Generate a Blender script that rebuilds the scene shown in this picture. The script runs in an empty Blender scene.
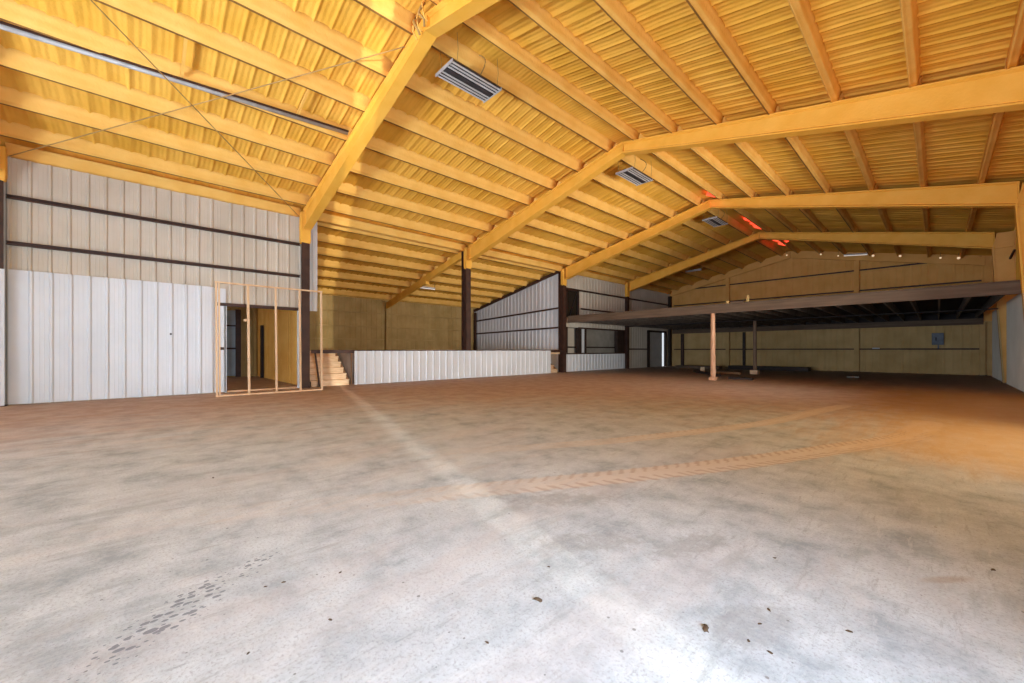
import bpy, math, random
import numpy as np
from mathutils import Vector, noise
random.seed(7)
scene = bpy.context.scene
COL = scene.collection

# ------------------------------------------------------------------ layout
XL, XR, XA = -13.95, 1.95, -21.75         # left column line, right wall, outer aisle wall
XRIDGE, ZRIDGE, SLOPE = -6.24, 7.25, 0.215
FY = [-2.33, 3.81, 10.27, 16.74, 23.2, 29.65]   # frames along the length
YF = -6.0                                  # front gable
PUR = 0.2                                  # purlin depth
ORD = ['first', 'second', 'third', 'fourth', 'fifth', 'sixth', 'seventh', 'eighth', 'ninth',
       'tenth', 'eleventh', 'twelfth', 'thirteenth', 'fourteenth', 'fifteenth', 'sixteenth',
       'seventeenth', 'eighteenth', 'nineteenth', 'twentieth']
BAY = ['nearest roof bay', 'second roof bay back', 'third roof bay back', 'fourth roof bay back',
       'farthest roof bay']

def ztop(x):                               # top of the rafters
    return ZRIDGE - SLOPE * abs(x - XRIDGE)
def zroof(x):                              # underside of the sprayed roof sheet
    return ZRIDGE + PUR - SLOPE * max(abs(x - XRIDGE), 0.35)

# ------------------------------------------------------------------ materials
def new_mat(name):
    m = bpy.data.materials.new(name); m.use_nodes = True
    nt = m.node_tree; b = nt.nodes['Principled BSDF']
    return m, nt, b
def N(nt, t, **kw):
    n = nt.nodes.new(t)
    for k, v in kw.items(): setattr(n, k, v)
    return n
def ramp(nt, stops):
    r = N(nt, 'ShaderNodeValToRGB'); cr = r.color_ramp
    while len(cr.elements) < len(stops): cr.elements.new(0.5)
    for e, (p, c) in zip(cr.elements, stops): e.position = p; e.color = (*c, 1)
    return r
def rgb(h):
    h = h.lstrip('#'); v = [int(h[i:i + 2], 16) / 255 for i in (0, 2, 4)]
    return tuple(c / 12.92 if c <= .04045 else ((c + .055) / 1.055) ** 2.4 for c in v)

def mottled(name, c1, c2, scale=3, rough=.8, bump=0, bscale=20, stretch=(1, 1, 1), metal=0, spec=.3, lo=.35, hi=.65, bdist=.02):
    m, nt, b = new_mat(name)
    tc = N(nt, 'ShaderNodeTexCoord'); mp = N(nt, 'ShaderNodeMapping'); mp.inputs['Scale'].default_value = stretch
    nt.links.new(tc.outputs['Object'], mp.inputs['Vector'])
    nz = N(nt, 'ShaderNodeTexNoise'); nz.inputs['Scale'].default_value = scale; nz.inputs['Detail'].default_value = 6
    nt.links.new(mp.outputs[0], nz.inputs['Vector'])
    r = ramp(nt, [(lo, c1), (hi, c2)])
    nt.links.new(nz.outputs['Fac'], r.inputs[0]); nt.links.new(r.outputs[0], b.inputs['Base Color'])
    b.inputs['Roughness'].default_value = rough; b.inputs['Metallic'].default_value = metal
    b.inputs['Specular IOR Level'].default_value = spec
    if bump:
        n2 = N(nt, 'ShaderNodeTexNoise'); n2.inputs['Scale'].default_value = bscale; n2.inputs['Detail'].default_value = 5
        nt.links.new(mp.outputs[0], n2.inputs['Vector'])
        bp = N(nt, 'ShaderNodeBump'); bp.inputs['Strength'].default_value = bump; bp.inputs['Distance'].default_value = bdist
        nt.links.new(n2.outputs['Fac'], bp.inputs['Height']); nt.links.new(bp.outputs[0], b.inputs['Normal'])
    return m

M = {}
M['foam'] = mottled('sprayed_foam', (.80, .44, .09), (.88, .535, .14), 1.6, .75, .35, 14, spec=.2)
M['foam_roof'] = mottled('sprayed_roof_foam', (.74, .385, .045), (.86, .48, .08), 1.1, .75, .6, 9, spec=.2)
M['foam_beam'] = mottled('sprayed_beam_foam', (.82, .42, .05), (.88, .48, .075), 2.2, .6, .2, 22, spec=.3)
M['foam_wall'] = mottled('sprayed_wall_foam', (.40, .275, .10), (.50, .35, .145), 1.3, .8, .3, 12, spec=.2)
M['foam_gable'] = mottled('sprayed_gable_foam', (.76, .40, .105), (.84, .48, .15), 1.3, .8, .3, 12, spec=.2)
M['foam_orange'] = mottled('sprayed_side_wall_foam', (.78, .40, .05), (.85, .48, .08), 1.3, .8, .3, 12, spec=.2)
M['white'] = mottled('white_panel_paint', (.62, .66, .69), (.68, .72, .75), .9, .38, 0, spec=.5)
M['upper'] = mottled('bounce_tinted_panel_paint', (.52, .47, .38), (.60, .55, .46), .8, .5, 0, spec=.4)  # white panel paint with the warm bounce light tinted in
M['primer'] = mottled('brown_primer_steel', (.038, .016, .010), (.066, .028, .017), 4, .55, .1, 30, spec=.4)
M['dark'] = mottled('dark_steel', (.026, .015, .011), (.042, .024, .018), 4, .6, 0)
M['stud'] = mottled('pale_pine', (.62, .40, .22), (.76, .54, .33), 3, .7, .15, 40, (1, 1, .12))
M['step'] = mottled('pine_boards', (.68, .47, .27), (.84, .63, .42), 4, .7, .15, 30, (6, 1, 6))
M['ply'] = mottled('weathered_plywood', (.26, .14, .07), (.38, .22, .12), 4, .8, .15, 30, (1, 1, 6))
M['mezz'] = mottled('weathered_timber', (.10, .066, .042), (.16, .108, .07), 3, .8, .2, 30, (.3, 4, 4))
M['joist'] = mottled('dark_joist_timber', (.13, .105, .085), (.19, .155, .125), 3, .8, .1, 30)
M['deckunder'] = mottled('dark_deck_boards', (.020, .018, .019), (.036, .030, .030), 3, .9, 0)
M['post'] = mottled('post_timber', (.50, .27, .15), (.70, .43, .27), 6, .7, .2, 30, (3, 3, .3))
M['postdark'] = mottled('dark_post_timber', (.20, .12, .075), (.30, .19, .12), 6, .7, .2, 30, (3, 3, .3))
M['galv'] = mottled('galvanised_metal', (.36, .35, .34), (.46, .45, .44), 6, .5, 0, metal=.15)
M['enamel'] = mottled('reflector_enamel', (.46, .45, .44), (.54, .53, .52), 4, .4, 0, spec=.6)
M['slot'] = mottled('dark_slot', (.03, .028, .03), (.05, .045, .05), 4, .5)
M['wire'] = mottled('wire_steel', (.34, .20, .06), (.46, .28, .09), 4, .6)
M['lip'] = mottled('bare_brown_lip', (.20, .09, .02), (.30, .14, .035), 3, .6)
M['grey'] = mottled('box_grey_paint', (.10, .12, .15), (.15, .17, .21), 6, .5)
M['board'] = mottled('dull_board', (.25, .235, .20), (.31, .29, .25), 2, .8)
M['mud'] = mottled('dried_mud', (.055, .035, .022), (.11, .07, .04), 30, .9, .2, 60)
M['blue'] = mottled('blue_grey_panel', (.26, .34, .40), (.33, .42, .48), 2, .5)
M['doorpaint'] = mottled('door_paint', (.50, .51, .50), (.58, .58, .57), 2, .5)
M['deck'] = mottled('platform_concrete', (.22, .17, .13), (.32, .26, .20), 2, .85)

def corrugate(m, period=.1, strength=.22):
    nt = m.node_tree; b = nt.nodes['Principled BSDF']
    tc = N(nt, 'ShaderNodeTexCoord'); w = N(nt, 'ShaderNodeTexWave', wave_type='BANDS', bands_direction='Y')
    w.inputs['Scale'].default_value = 2 * math.pi / 20 / period; w.inputs['Distortion'].default_value = 1.6; w.inputs['Detail'].default_value = 2; w.inputs['Detail Scale'].default_value = .6
    nt.links.new(tc.outputs['Object'], w.inputs['Vector'])
    bp = N(nt, 'ShaderNodeBump'); bp.inputs['Strength'].default_value = strength; bp.inputs['Distance'].default_value = .03
    nt.links.new(w.outputs['Fac'], bp.inputs['Height'])
    for l in list(nt.links):
        if l.to_socket == b.inputs['Normal']: nt.links.new(l.from_socket, bp.inputs['Normal'])
    nt.links.new(bp.outputs[0], b.inputs['Normal'])
corrugate(M['foam_roof'])
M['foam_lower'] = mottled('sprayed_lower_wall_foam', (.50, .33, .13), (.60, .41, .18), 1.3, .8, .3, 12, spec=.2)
def emit(name, c, s):
    m, nt, b = new_mat(name)
    b.inputs['Base Color'].default_value = (*c, 1)
    b.inputs['Emission Color'].default_value = (*c, 1); b.inputs['Emission Strength'].default_value = s
    return m
M['red'] = emit('red_ridge_glow', (1, .07, .03), 1.6)
M['lit'] = emit('lit_tube', (1, .93, .82), .35)
M['daylight_hole'] = emit('daylight_hole_glow', (1, .72, .45), .55)
M['day'] = emit('daylight_gap', (.85, .93, 1), .7)
m, nt, b = new_mat('dark_glass'); b.inputs['Base Color'].default_value = (.012, .014, .014, 1); b.inputs['Roughness'].default_value = .12
M['glass'] = m

# floor: one procedural concrete, dirt, stains and tinted-in bounce light from named masks on the mesh
def floor_material():
    m, nt, b = new_mat('dusty_concrete')
    L = nt.links.new
    tc = N(nt, 'ShaderNodeTexCoord')
    def noise_(scale, detail=6, stretch=None, rough=.6):
        n = N(nt, 'ShaderNodeTexNoise'); n.inputs['Scale'].default_value = scale; n.inputs['Detail'].default_value = detail; n.inputs['Roughness'].default_value = rough
        if stretch:
            mp = N(nt, 'ShaderNodeMapping'); mp.inputs['Scale'].default_value = stretch[0]; mp.inputs['Rotation'].default_value = stretch[1]
            L(tc.outputs['Object'], mp.inputs['Vector']); L(mp.outputs[0], n.inputs['Vector'])
        else: L(tc.outputs['Object'], n.inputs['Vector'])
        return n.outputs['Fac']
    def math_(op, a, bb, clamp=False):
        n = N(nt, 'ShaderNodeMath', operation=op); n.use_clamp = clamp
        for i, v in enumerate((a, bb)):
            if isinstance(v, (int, float)): n.inputs[i].default_value = v
            else: L(v, n.inputs[i])
        return n.outputs[0]
    def attr(name):
        a = N(nt, 'ShaderNodeAttribute', attribute_name=name); return a.outputs['Fac']
    def mix(f, a, bb):
        n = N(nt, 'ShaderNodeMix', data_type='RGBA')
        L(f, n.inputs[0]) if not isinstance(f, float) else setattr(n.inputs[0], 'default_value', f)
        for i, v in ((6, a), (7, bb)):
            if isinstance(v, tuple): n.inputs[i].default_value = (*v, 1)
            else: L(v, n.inputs[i])
        return n.outputs[2]
    def mr(v, a, bb, lo=0, hi=1):
        n = N(nt, 'ShaderNodeMapRange', interpolation_type='SMOOTHSTEP'); L(v, n.inputs[0])
        for i, q in ((1, a), (2, bb), (3, lo), (4, hi)): n.inputs[i].default_value = q
        return n.outputs[0]
    big = noise_(.55, 5); med = noise_(2.4, 8, None, .7); fine = noise_(62, 5, None, .8)
    streak = noise_(1.0, 8, ((4.2, .8, 1), (0, 0, -.62)), .75)
    base = ramp(nt, [(.34, (.295, .34, .38)), (.47, (.44, .492, .537)), (.60, (.545, .597, .638))]); L(med, base.inputs[0])
    c = base.outputs[0]
    c = mix(mr(big, .5, .68, 0, .5), c, (.52, .55, .585))
    c = mix(mr(streak, .52, .66, 0, .6), c, (.32, .355, .38))
    c = mix(mr(fine, .49, .63, 0, .6), c, (.26, .27, .30))
    scuff = noise_(3.0, 10, ((5.0, .7, 1), (0, 0, -.45)), .8)
    c = mix(mr(scuff, .55, .63, 0, .55), c, (.27, .30, .33))
    c = mix(mr(scuff, .43, .36, 0, .5), c, (.60, .635, .655))
    warm = noise_(.9, 6, ((1.6, .5, 1), (.0, 3, -.5)), .7)
    c = mix(mr(warm, .50, .66, 0, .25), c, (.54, .46, .435))
    d = math_('ADD', attr('dirt'), math_('MULTIPLY', math_('SUBTRACT', streak, .5), .75))
    d = math_('ADD', d, math_('MULTIPLY', math_('SUBTRACT', big, .5), .5))
    c = mix(mr(d, .18, .95, 0, .92), c, mix(mr(med, .4, .62), (.41, .28, .215), (.50, .365, .295)))
    c = mix(mr(math_('ADD', attr('tan'), math_('MULTIPLY', math_('SUBTRACT', scuff, .5), 1.6)), .1, .95, 0, .72), c, (.66, .575, .50))
    c = mix(mr(math_('ADD', attr('warm_bounce'), math_('MULTIPLY', math_('SUBTRACT', streak, .5), .8)), .2, 1.0, 0, .8), c, (.52, .31, .10))
    c = mix(mr(math_('ADD', attr('blotch'), math_('MULTIPLY', math_('SUBTRACT', noise_(16, 6, None, .7), .5), 2.6)), .35, 1.15, 0, .5), c, (.27, .275, .28))
    c = mix(mr(math_('ADD', attr('lug'), math_('MULTIPLY', math_('SUBTRACT', med, .5), .4)), .3, .9, 0, .48), c, (.33, .23, .17))
    # oily drips: soft round specks where the mask allows
    vo = N(nt, 'ShaderNodeTexVoronoi', voronoi_dimensions='2D'); vo.inputs['Scale'].default_value = 32
    mp = N(nt, 'ShaderNodeMapping'); mp.inputs['Rotation'].default_value = (0, 0, .8); mp.inputs['Scale'].default_value = (1.0, .62, 1); L(tc.outputs['Object'], mp.inputs['Vector']); L(mp.outputs[0], vo.inputs['Vector'])
    L(mp.outputs[0], vo.inputs['Vector'])
    dots = math_('LESS_THAN', vo.outputs['Distance'], math_('MULTIPLY', attr('dots'), math_('MULTIPLY', vo.outputs['Color'], .62)))
    c = mix(math_('MULTIPLY', dots, .8), c, (.15, .165, .20))
    v2 = N(nt, 'ShaderNodeTexVoronoi', voronoi_dimensions='2D'); v2.inputs['Scale'].default_value = 7; L(tc.outputs['Object'], v2.inputs['Vector'])
    sp = math_('LESS_THAN', v2.outputs['Distance'], math_('MULTIPLY', math_('SUBTRACT', v2.outputs['Color'], .66), .22))
    c = mix(math_('MULTIPLY', sp, .7), c, (.14, .13, .13))
    L(c, b.inputs['Base Color'])
    b.inputs['Roughness'].default_value = .72; b.inputs['Specular IOR Level'].default_value = .3
    bp = N(nt, 'ShaderNodeBump'); bp.inputs['Strength'].default_value = .35; bp.inputs['Distance'].default_value = .006
    L(math_('ADD', fine, math_('MULTIPLY', med, .7)), bp.inputs['Height']); L(bp.outputs[0], b.inputs['Normal'])
    return m
M['floor'] = floor_material()

# ------------------------------------------------------------------ mesh building
class MB:
    def __init__(s): s.v = []; s.f = []
    def add(s, vs, fs):
        o = len(s.v); s.v += [tuple(p) for p in vs]; s.f += [tuple(o + i for i in f) for f in fs]; return s
    def box(s, x0, x1, y0, y1, z0, z1):
        vs = [(x, y, z) for z in (z0, z1) for y in (y0, y1) for x in (x0, x1)]
        return s.add(vs, [(0, 2, 3, 1), (4, 5, 7, 6), (0, 1, 5, 4), (2, 6, 7, 3), (0, 4, 6, 2), (1, 3, 7, 5)])
    def bar(s, p0, p1, w, h, up=(0, 0, 1)):        # rectangular bar, w sideways, h along up
        p0, p1, up = Vector(p0), Vector(p1), Vector(up)
        d = (p1 - p0).normalized(); sd = d.cross(up).normalized(); u = sd.cross(d).normalized()
        vs = []
        for p in (p0, p1):
            for a, c in ((-1, -1), (1, -1), (1, 1), (-1, 1)): vs.append(p + sd * a * w / 2 + u * c * h / 2)
        return s.add(vs, [(3, 2, 1, 0), (4, 5, 6, 7), (0, 1, 5, 4), (1, 2, 6, 5), (2, 3, 7, 6), (3, 0, 4, 7)])
    def tube(s, pts, r, n=8):
        pts = [Vector(p) for p in pts]; vs = []; fs = []
        for i, p in enumerate(pts):
            d = (pts[min(i + 1, len(pts) - 1)] - pts[max(i - 1, 0)]).normalized()
            a = d.cross(Vector((0, 0, 1)) if abs(d.z) < .9 else Vector((1, 0, 0))).normalized(); c = d.cross(a)
            for k in range(n):
                t = 2 * math.pi * k / n; vs.append(p + (a * math.cos(t) + c * math.sin(t)) * r)
        for i in range(len(pts) - 1):
            for k in range(n):
                fs.append((i * n + k, i * n + (k + 1) % n, (i + 1) * n + (k + 1) % n, (i + 1) * n + k))
        fs.append(tuple(range(n))[::-1]); fs.append(tuple(range((len(pts) - 1) * n, len(pts) * n)))
        return s.add(vs, fs)
    def prism(s, poly, a, b_):                     # poly: list of 3D points; extruded from a-offset to b-offset vectors
        a, b_ = Vector(a), Vector(b_); n = len(poly)
        vs = [Vector(p) + a for p in poly] + [Vector(p) + b_ for p in poly]
        return s.add(vs, [tuple(range(n))[::-1], tuple(range(n, 2 * n))] + [(i, (i + 1) % n, n + (i + 1) % n, n + i) for i in range(n)])
    def strip(s, sections, closed=True):           # loft through equal-length sections
        n = len(sections[0]); vs = [p for q in sections for p in q]; fs = []
        for i in range(len(sections) - 1):
            for k in range(n if closed else n - 1):
                fs.append((i * n + k, i * n + (k + 1) % n, (i + 1) * n + (k + 1) % n, (i + 1) * n + k))
        if closed: fs += [tuple(range(n))[::-1], tuple(range((len(sections) - 1) * n, len(sections) * n))]
        return s.add(vs, fs)
    def build(s, name, mat, parent=None, base=None, smooth=False, bevel=0):
        if parent is not None: base = parent['_b'] if '_b' in parent.keys() else tuple(parent.matrix_world.translation)
        if base is None:
            a = np.array(s.v); base = ((a[:, 0].min() + a[:, 0].max()) / 2, (a[:, 1].min() + a[:, 1].max()) / 2, a[:, 2].min())
        me = bpy.data.meshes.new(name)
        me.from_pydata([(x - base[0], y - base[1], z - base[2]) for x, y, z in s.v], [], s.f)
        import bmesh
        bm = bmesh.new(); bm.from_mesh(me); bmesh.ops.recalc_face_normals(bm, faces=bm.faces[:]); bm.to_mesh(me); bm.free()
        me.materials.append(M[mat])
        if smooth: me.shade_smooth()
        o = bpy.data.objects.new(name, me); COL.objects.link(o)
        if parent is not None: o.parent = parent; BASE[o.name] = tuple(base)
        else: o.location = base; BASE[o.name] = tuple(base)
        if bevel:
            bv = o.modifiers.new('edge', 'BEVEL'); bv.width = bevel; bv.segments = 2; bv.limit_method = 'ANGLE'
        return o
BASE = {}
def thing(name, label, cat, base, group=None):
    o = bpy.data.objects.new(name, None); COL.objects.link(o); o.location = base; o.empty_display_size = .2
    BASE[o.name] = tuple(base)
    o['label'] = label; o['category'] = cat
    if group: o['group'] = group
    return o
def part(mb, name, mat, parent, label=None, **kw):
    base = BASE[parent.name]
    o = mb.build(name, mat, None, base, **kw)
    o.parent = parent
    o.location = (0, 0, 0)
    if label: o['label'] = label
    return o
def tag(o, label, cat, group=None, kind=None):
    o['label'] = label; o['category'] = cat
    if group: o['group'] = group
    if kind: o['kind'] = kind
    return o
def struct(o, label, cat):
    o['kind'] = 'structure'; o['label'] = label; o['category'] = cat; return o

def rib_profile(length, period=.3, h=.03, phase=.1, minor=True, top=.035, base=.085):
    pts = [(0, 0)]; t = phase
    while t < length - base:
        if t > .001:
            pts += [(t, 0), (t + (base - top) / 2, h), (t + (base + top) / 2, h), (t + base, 0)]
            if minor:
                for q in (.36, .68):
                    u = t + base + (period - base) * q
                    if u + .012 < length: pts += [(u - .012, 0), (u, h * .13), (u + .012, 0)]
        t += period
    pts.append((length, 0))
    return [p for i, p in enumerate(pts) if i == 0 or p[0] > pts[i - 1][0] + 1e-5]
def ribbed(mb, p0, p1, z0, z1, nrm, th=.02, jit=0, **kw):
    """sheet of ribbed metal standing from plan point p0 to p1; z0, z1 numbers or functions of distance; ribs towards nrm"""
    p0, p1, nrm = Vector((*p0, 0)), Vector((*p1, 0)), Vector((*nrm, 0)); L = (p1 - p0).length; d = (p1 - p0) / L
    f0 = z0 if callable(z0) else (lambda t: z0); f1 = z1 if callable(z1) else (lambda t: z1)
    secs = []
    for t, h in rib_profile(L, **kw):
        q = p0 + d * t; a = q + nrm * (h + jit * noise.noise(q * 3)); c = q - nrm * th
        secs.append([(a.x, a.y, f0(t)), (a.x, a.y, f1(t)), (c.x, c.y, f1(t)), (c.x, c.y, f0(t))])
    return mb.strip(secs)

# ------------------------------------------------------------------ floor
def axis(spans):
    out = []
    for a, b_, st in spans: out += list(np.arange(a, b_ - 1e-6, st))
    return np.array(out + [spans[-1][1]])
gx = axis([(-22, -14, .4), (-14, -4.2, .06), (-4.2, .6, .022), (.6, 2.2, .06)])
gy = axis([(-9.2, -.6, .4), (-.6, 3.6, .022), (3.6, 12, .05), (12, 30, .15)])
X, Y = np.meshgrid(gx, gy)
nx, ny = len(gx), len(gy)
def sstep(v, a, b_):
    t = np.clip((v - a) / (b_ - a), 0, 1); return t * t * (3 - 2 * t)
R = np.hypot(X, Y - .5)
dirt = sstep(R, 3.0, 14.0)
dirt = np.maximum(dirt, sstep(-X, 9.0, 13.5))
warm_bounce = sstep(X, -3.2, .8) * sstep(Y, 4.2, 7.5) * (1 - sstep(Y, 15, 22)) * .95  # orange bounce light near the right wall, put into the slab colour
def polyline(pts):
    best = np.full(X.shape, 9e9); S = np.zeros(X.shape); W = np.zeros(X.shape); acc = 0
    for (ax, ay), (bx, by) in zip(pts[:-1], pts[1:]):
        dx, dy = bx - ax, by - ay; l = math.hypot(dx, dy)
        t = np.clip(((X - ax) * dx + (Y - ay) * dy) / l / l, 0, 1)
        px, py = X - ax - t * dx, Y - ay - t * dy; d = np.hypot(px, py); m_ = d < best
        best[m_] = d[m_]; S[m_] = (acc + t * l)[m_]; W[m_] = (px * dy / l - py * dx / l)[m_]; acc += l
    return best, S, W
def smooth_path(pts, n=6):
    out = []
    P = [pts[0]] + pts + [pts[-1]]
    for i in range(1, len(P) - 2):
        for k in range(n):
            t = k / n; q = []
            for c in (0, 1):
                a, b_, c_, d = P[i - 1][c], P[i][c], P[i + 1][c], P[i + 2][c]
                q.append(.5 * (2 * b_ + (c_ - a) * t + (2 * a - 5 * b_ + 4 * c_ - d) * t * t + (3 * b_ - a - 3 * c_ + d) * t ** 3))
            out.append(tuple(q))
    return out + [pts[-1]]
tan = np.zeros(X.shape); lug = np.zeros(X.shape)
TRACKS = [([(-.12, 9.7), (-.14, 9.1), (-.31, 7.8), (-.68, 6.74), (-1.34, 5.01), (-1.94, 3.68), (-2.38, 2.82), (-2.93, 1.75), (-3.3, 1.04), (-4.0, -.21)], .19, 1.0),
          ([(-1.4, 11.2), (-1.66, 9.6), (-1.98, 7.58), (-2.75, 5.2), (-3.3, 3.92), (-4.05, 2.6), (-5.2, .9)], .16, .75)]
for pts, w, st in TRACKS:
    dd, S, Wd = polyline(smooth_path(pts))
    fade = 1 - sstep(S, 5.0, 10.5)
    body = (1 - sstep(dd, w * .75, w * 1.15)) * (.25 + .75 * fade) * st
    tan = np.maximum(tan, body)
    chev = ((S + np.abs(Wd) * .7) % .135) / .135
    lugm = (np.abs(chev - .5) < .24) * (1 - sstep(dd, w * .9, w * 1.3)) * (dd > .055)
    lug = np.maximum(lug, lugm * (.35 + .65 * fade) * st * sstep(S, .6, 1.6))
def ell(cx, cy, rx, ry, rot=0):
    c_, s_ = math.cos(rot), math.sin(rot); u = (X - cx) * c_ + (Y - cy) * s_; v = -(X - cx) * s_ + (Y - cy) * c_
    return np.clip(1 - np.hypot(u / rx, v / ry), 0, 1)
blotch = np.minimum(1, 2.0 * np.maximum.reduce([ell(-.56, 1.98, .34, .17, 1.2), .9 * ell(-1.05, 2.5, .5, .18, 1.2), .8 * ell(-1.5, 2.1, .6, .2, .9), .7 * ell(-2.1, 2.5, .9, .25, .8)]))
lug = np.maximum(lug, 1.1 * ell(.03, 3.12, .28, .06, .9)); lug = np.maximum(lug, .6 * ell(.25, 2.6, .25, .05, .9))
dots = np.clip(1.7 * np.maximum(ell(-2.42, .12, .45, .15, 2.25), .6 * ell(-2.62, .42, .35, .11, 2.3)), 0, 1)
verts = np.stack([X, Y, np.zeros_like(X)], -1).reshape(-1, 3)
idx = np.arange(nx * ny).reshape(ny, nx)
quads = np.stack([idx[:-1, :-1], idx[:-1, 1:], idx[1:, 1:], idx[1:, :-1]], -1).reshape(-1, 4)
me = bpy.data.meshes.new('floor')
me.vertices.add(len(verts)); me.vertices.foreach_set('co', verts.astype(np.float32).ravel())
me.loops.add(quads.size); me.loops.foreach_set('vertex_index', quads.astype(np.int32).ravel())
me.polygons.add(len(quads)); me.polygons.foreach_set('loop_start', np.arange(0, quads.size, 4, dtype=np.int32))
me.update(calc_edges=True); me.validate()
for nm, arr in (('dirt', dirt), ('tan', tan), ('lug', lug), ('warm_bounce', warm_bounce), ('blotch', blotch), ('dots', dots)):
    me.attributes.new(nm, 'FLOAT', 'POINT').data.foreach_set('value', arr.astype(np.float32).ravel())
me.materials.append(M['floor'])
fl = bpy.data.objects.new('floor', me); COL.objects.link(fl)
struct(fl, 'dusty bare concrete slab with brown dirt and tyre tracks', 'floor')

# ------------------------------------------------------------------ ceiling (sprayed ribbed roof deck)
def ceiling():
    per = .305; ys = []
    y = YF
    while y < FY[5] + .1:
        ys += [(y, .030), (y + .016, .026), (y + .034, .008), (y + .06, 0), (y + .15, -.004), (y + .245, 0), (y + .271, .008), (y + .289, .026)]
        y += per
    mb = MB()
    for xs in (np.linspace(XA - .1, XRIDGE - .35, 46), np.linspace(XRIDGE - .35, XRIDGE + .35, 4), np.linspace(XRIDGE + .35, XR + .1, 25)):
        flat = abs(xs[0] - XRIDGE) < .4 and abs(xs[-1] - XRIDGE) < .4
        V = []
        for (y, h) in ys:
            for x in xs:
                z = zroof(x) - (h * .25 if flat else h) * (.7 + .6 * noise.noise((x * .9, y * 2, 3))) + .015 * noise.noise((x * 1.1, y * 1.1, 0)) + .008 * noise.noise((x * 5, y * 5, 1))
                V.append((x, y, z))
        n = len(xs)
        F = [(i * n + k, i * n + k + 1, (i + 1) * n + k + 1, (i + 1) * n + k) for i in range(len(ys) - 1) for k in range(n - 1)]
        mb.add(V, F)
        mb.add([(x, y, zroof(x) + .08) for y in (YF, FY[5] + .1) for x in (xs[0], xs[-1])], [(0, 1, 3, 2)])
    struct(mb.build('ceiling', 'foam_roof', smooth=True), 'ribbed metal roof deck sprayed with yellow foam', 'ceiling')
ceiling()

# ------------------------------------------------------------------ roof purlins
def purlin_mb(x, y0, y1, lip):             # sprayed fillet towards +x, bare steel lip on the -x edge
    mb = MB()
    prof = [(-.06, .215), (-.058, .0), (-.066, -.022), (-.026, -.022), (-.022, -.004), (.03, -.004), (.05, .015), (.062, .07), (.09, .14), (.19, .225)]
    if x > XRIDGE: prof = [(-.05, .205), (-.05, .0), (-.058, -.022), (-.026, -.022), (-.022, -.004), (.03, -.004), (.05, .015), (.06, .08), (.075, .15), (.12, .225)]
    secs = []; n = max(2, int((y1 - y0) / .3))
    for i in range(n + 1):
        y = y0 + (y1 - y0) * i / n; q = []
        for j, (d, h) in enumerate(prof):
            xx = x + d + (.008 * noise.noise((x, y * 1.9, j * .7)) if j not in (2, 3) else 0); zz = ztop(x) - math.copysign(SLOPE, x - XRIDGE) * d
            q.append((xx, y, zz + h + .004 + (.008 * noise.noise((x + 9, y * 1.9, j * .7)) if j > 4 else 0)))
        secs.append(q)
    mb.strip(secs)
    mb.lip_faces = [i * len(prof) + 2 for i in range(n)] if lip else []
    return mb
def purlin_x(side, k): return XRIDGE + side * (.42 + 1.105 * k)
for b_ in range(5):
    y0, y1 = FY[b_] + .003, FY[b_ + 1] - .003
    for side, nm in ((-1, 'left'), (1, 'right')):
        kmax = 7
        if side < 0 and b_ in (1, 2): kmax = 14
        for k in range(kmax):
            x = purlin_x(side, k)
            if abs(x - XL) < .3: continue
            pm = purlin_mb(x, y0, y1, not (side > 0 and k > 3))
            o = pm.build('roof_purlin', 'foam', smooth=True)
            o.data.materials.append(M['lip'])
            for fi in pm.lip_faces: o.data.polygons[fi].material_index = 1; o.data.polygons[fi].use_smooth = False
            wh = f'{nm} slope' if k < 7 else 'over the side aisle'
            tag(o, f'foamed purlin {ORD[k]} below the ridge, {wh}, {BAY[b_]}', 'purlin', f'purlins of the {BAY[b_]}')

# eave struts along the left column line
for b_ in range(5):
    mb = MB(); secs = []
    prof = [(-.10, .15), (-.10, -.06), (-.06, -.10), (.05, -.10), (.08, -.06), (.10, .02), (.15, .08), (.2, .13)]
    for i in range(23):
        y = FY[b_] + .14 + (FY[b_ + 1] - FY[b_] - .28) * i / 22
        secs.append([(XL + d, y, ztop(XL) + h + .01 * noise.noise((y * 2, j, 5))) for j, (d, h) in enumerate(prof)])
    o = mb.strip(secs).build('eave_strut', 'foam', smooth=True)
    tag(o, f'foam coated eave strut along the left column line, {BAY[b_]}', 'eave strut', 'eave struts on the left')

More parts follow.
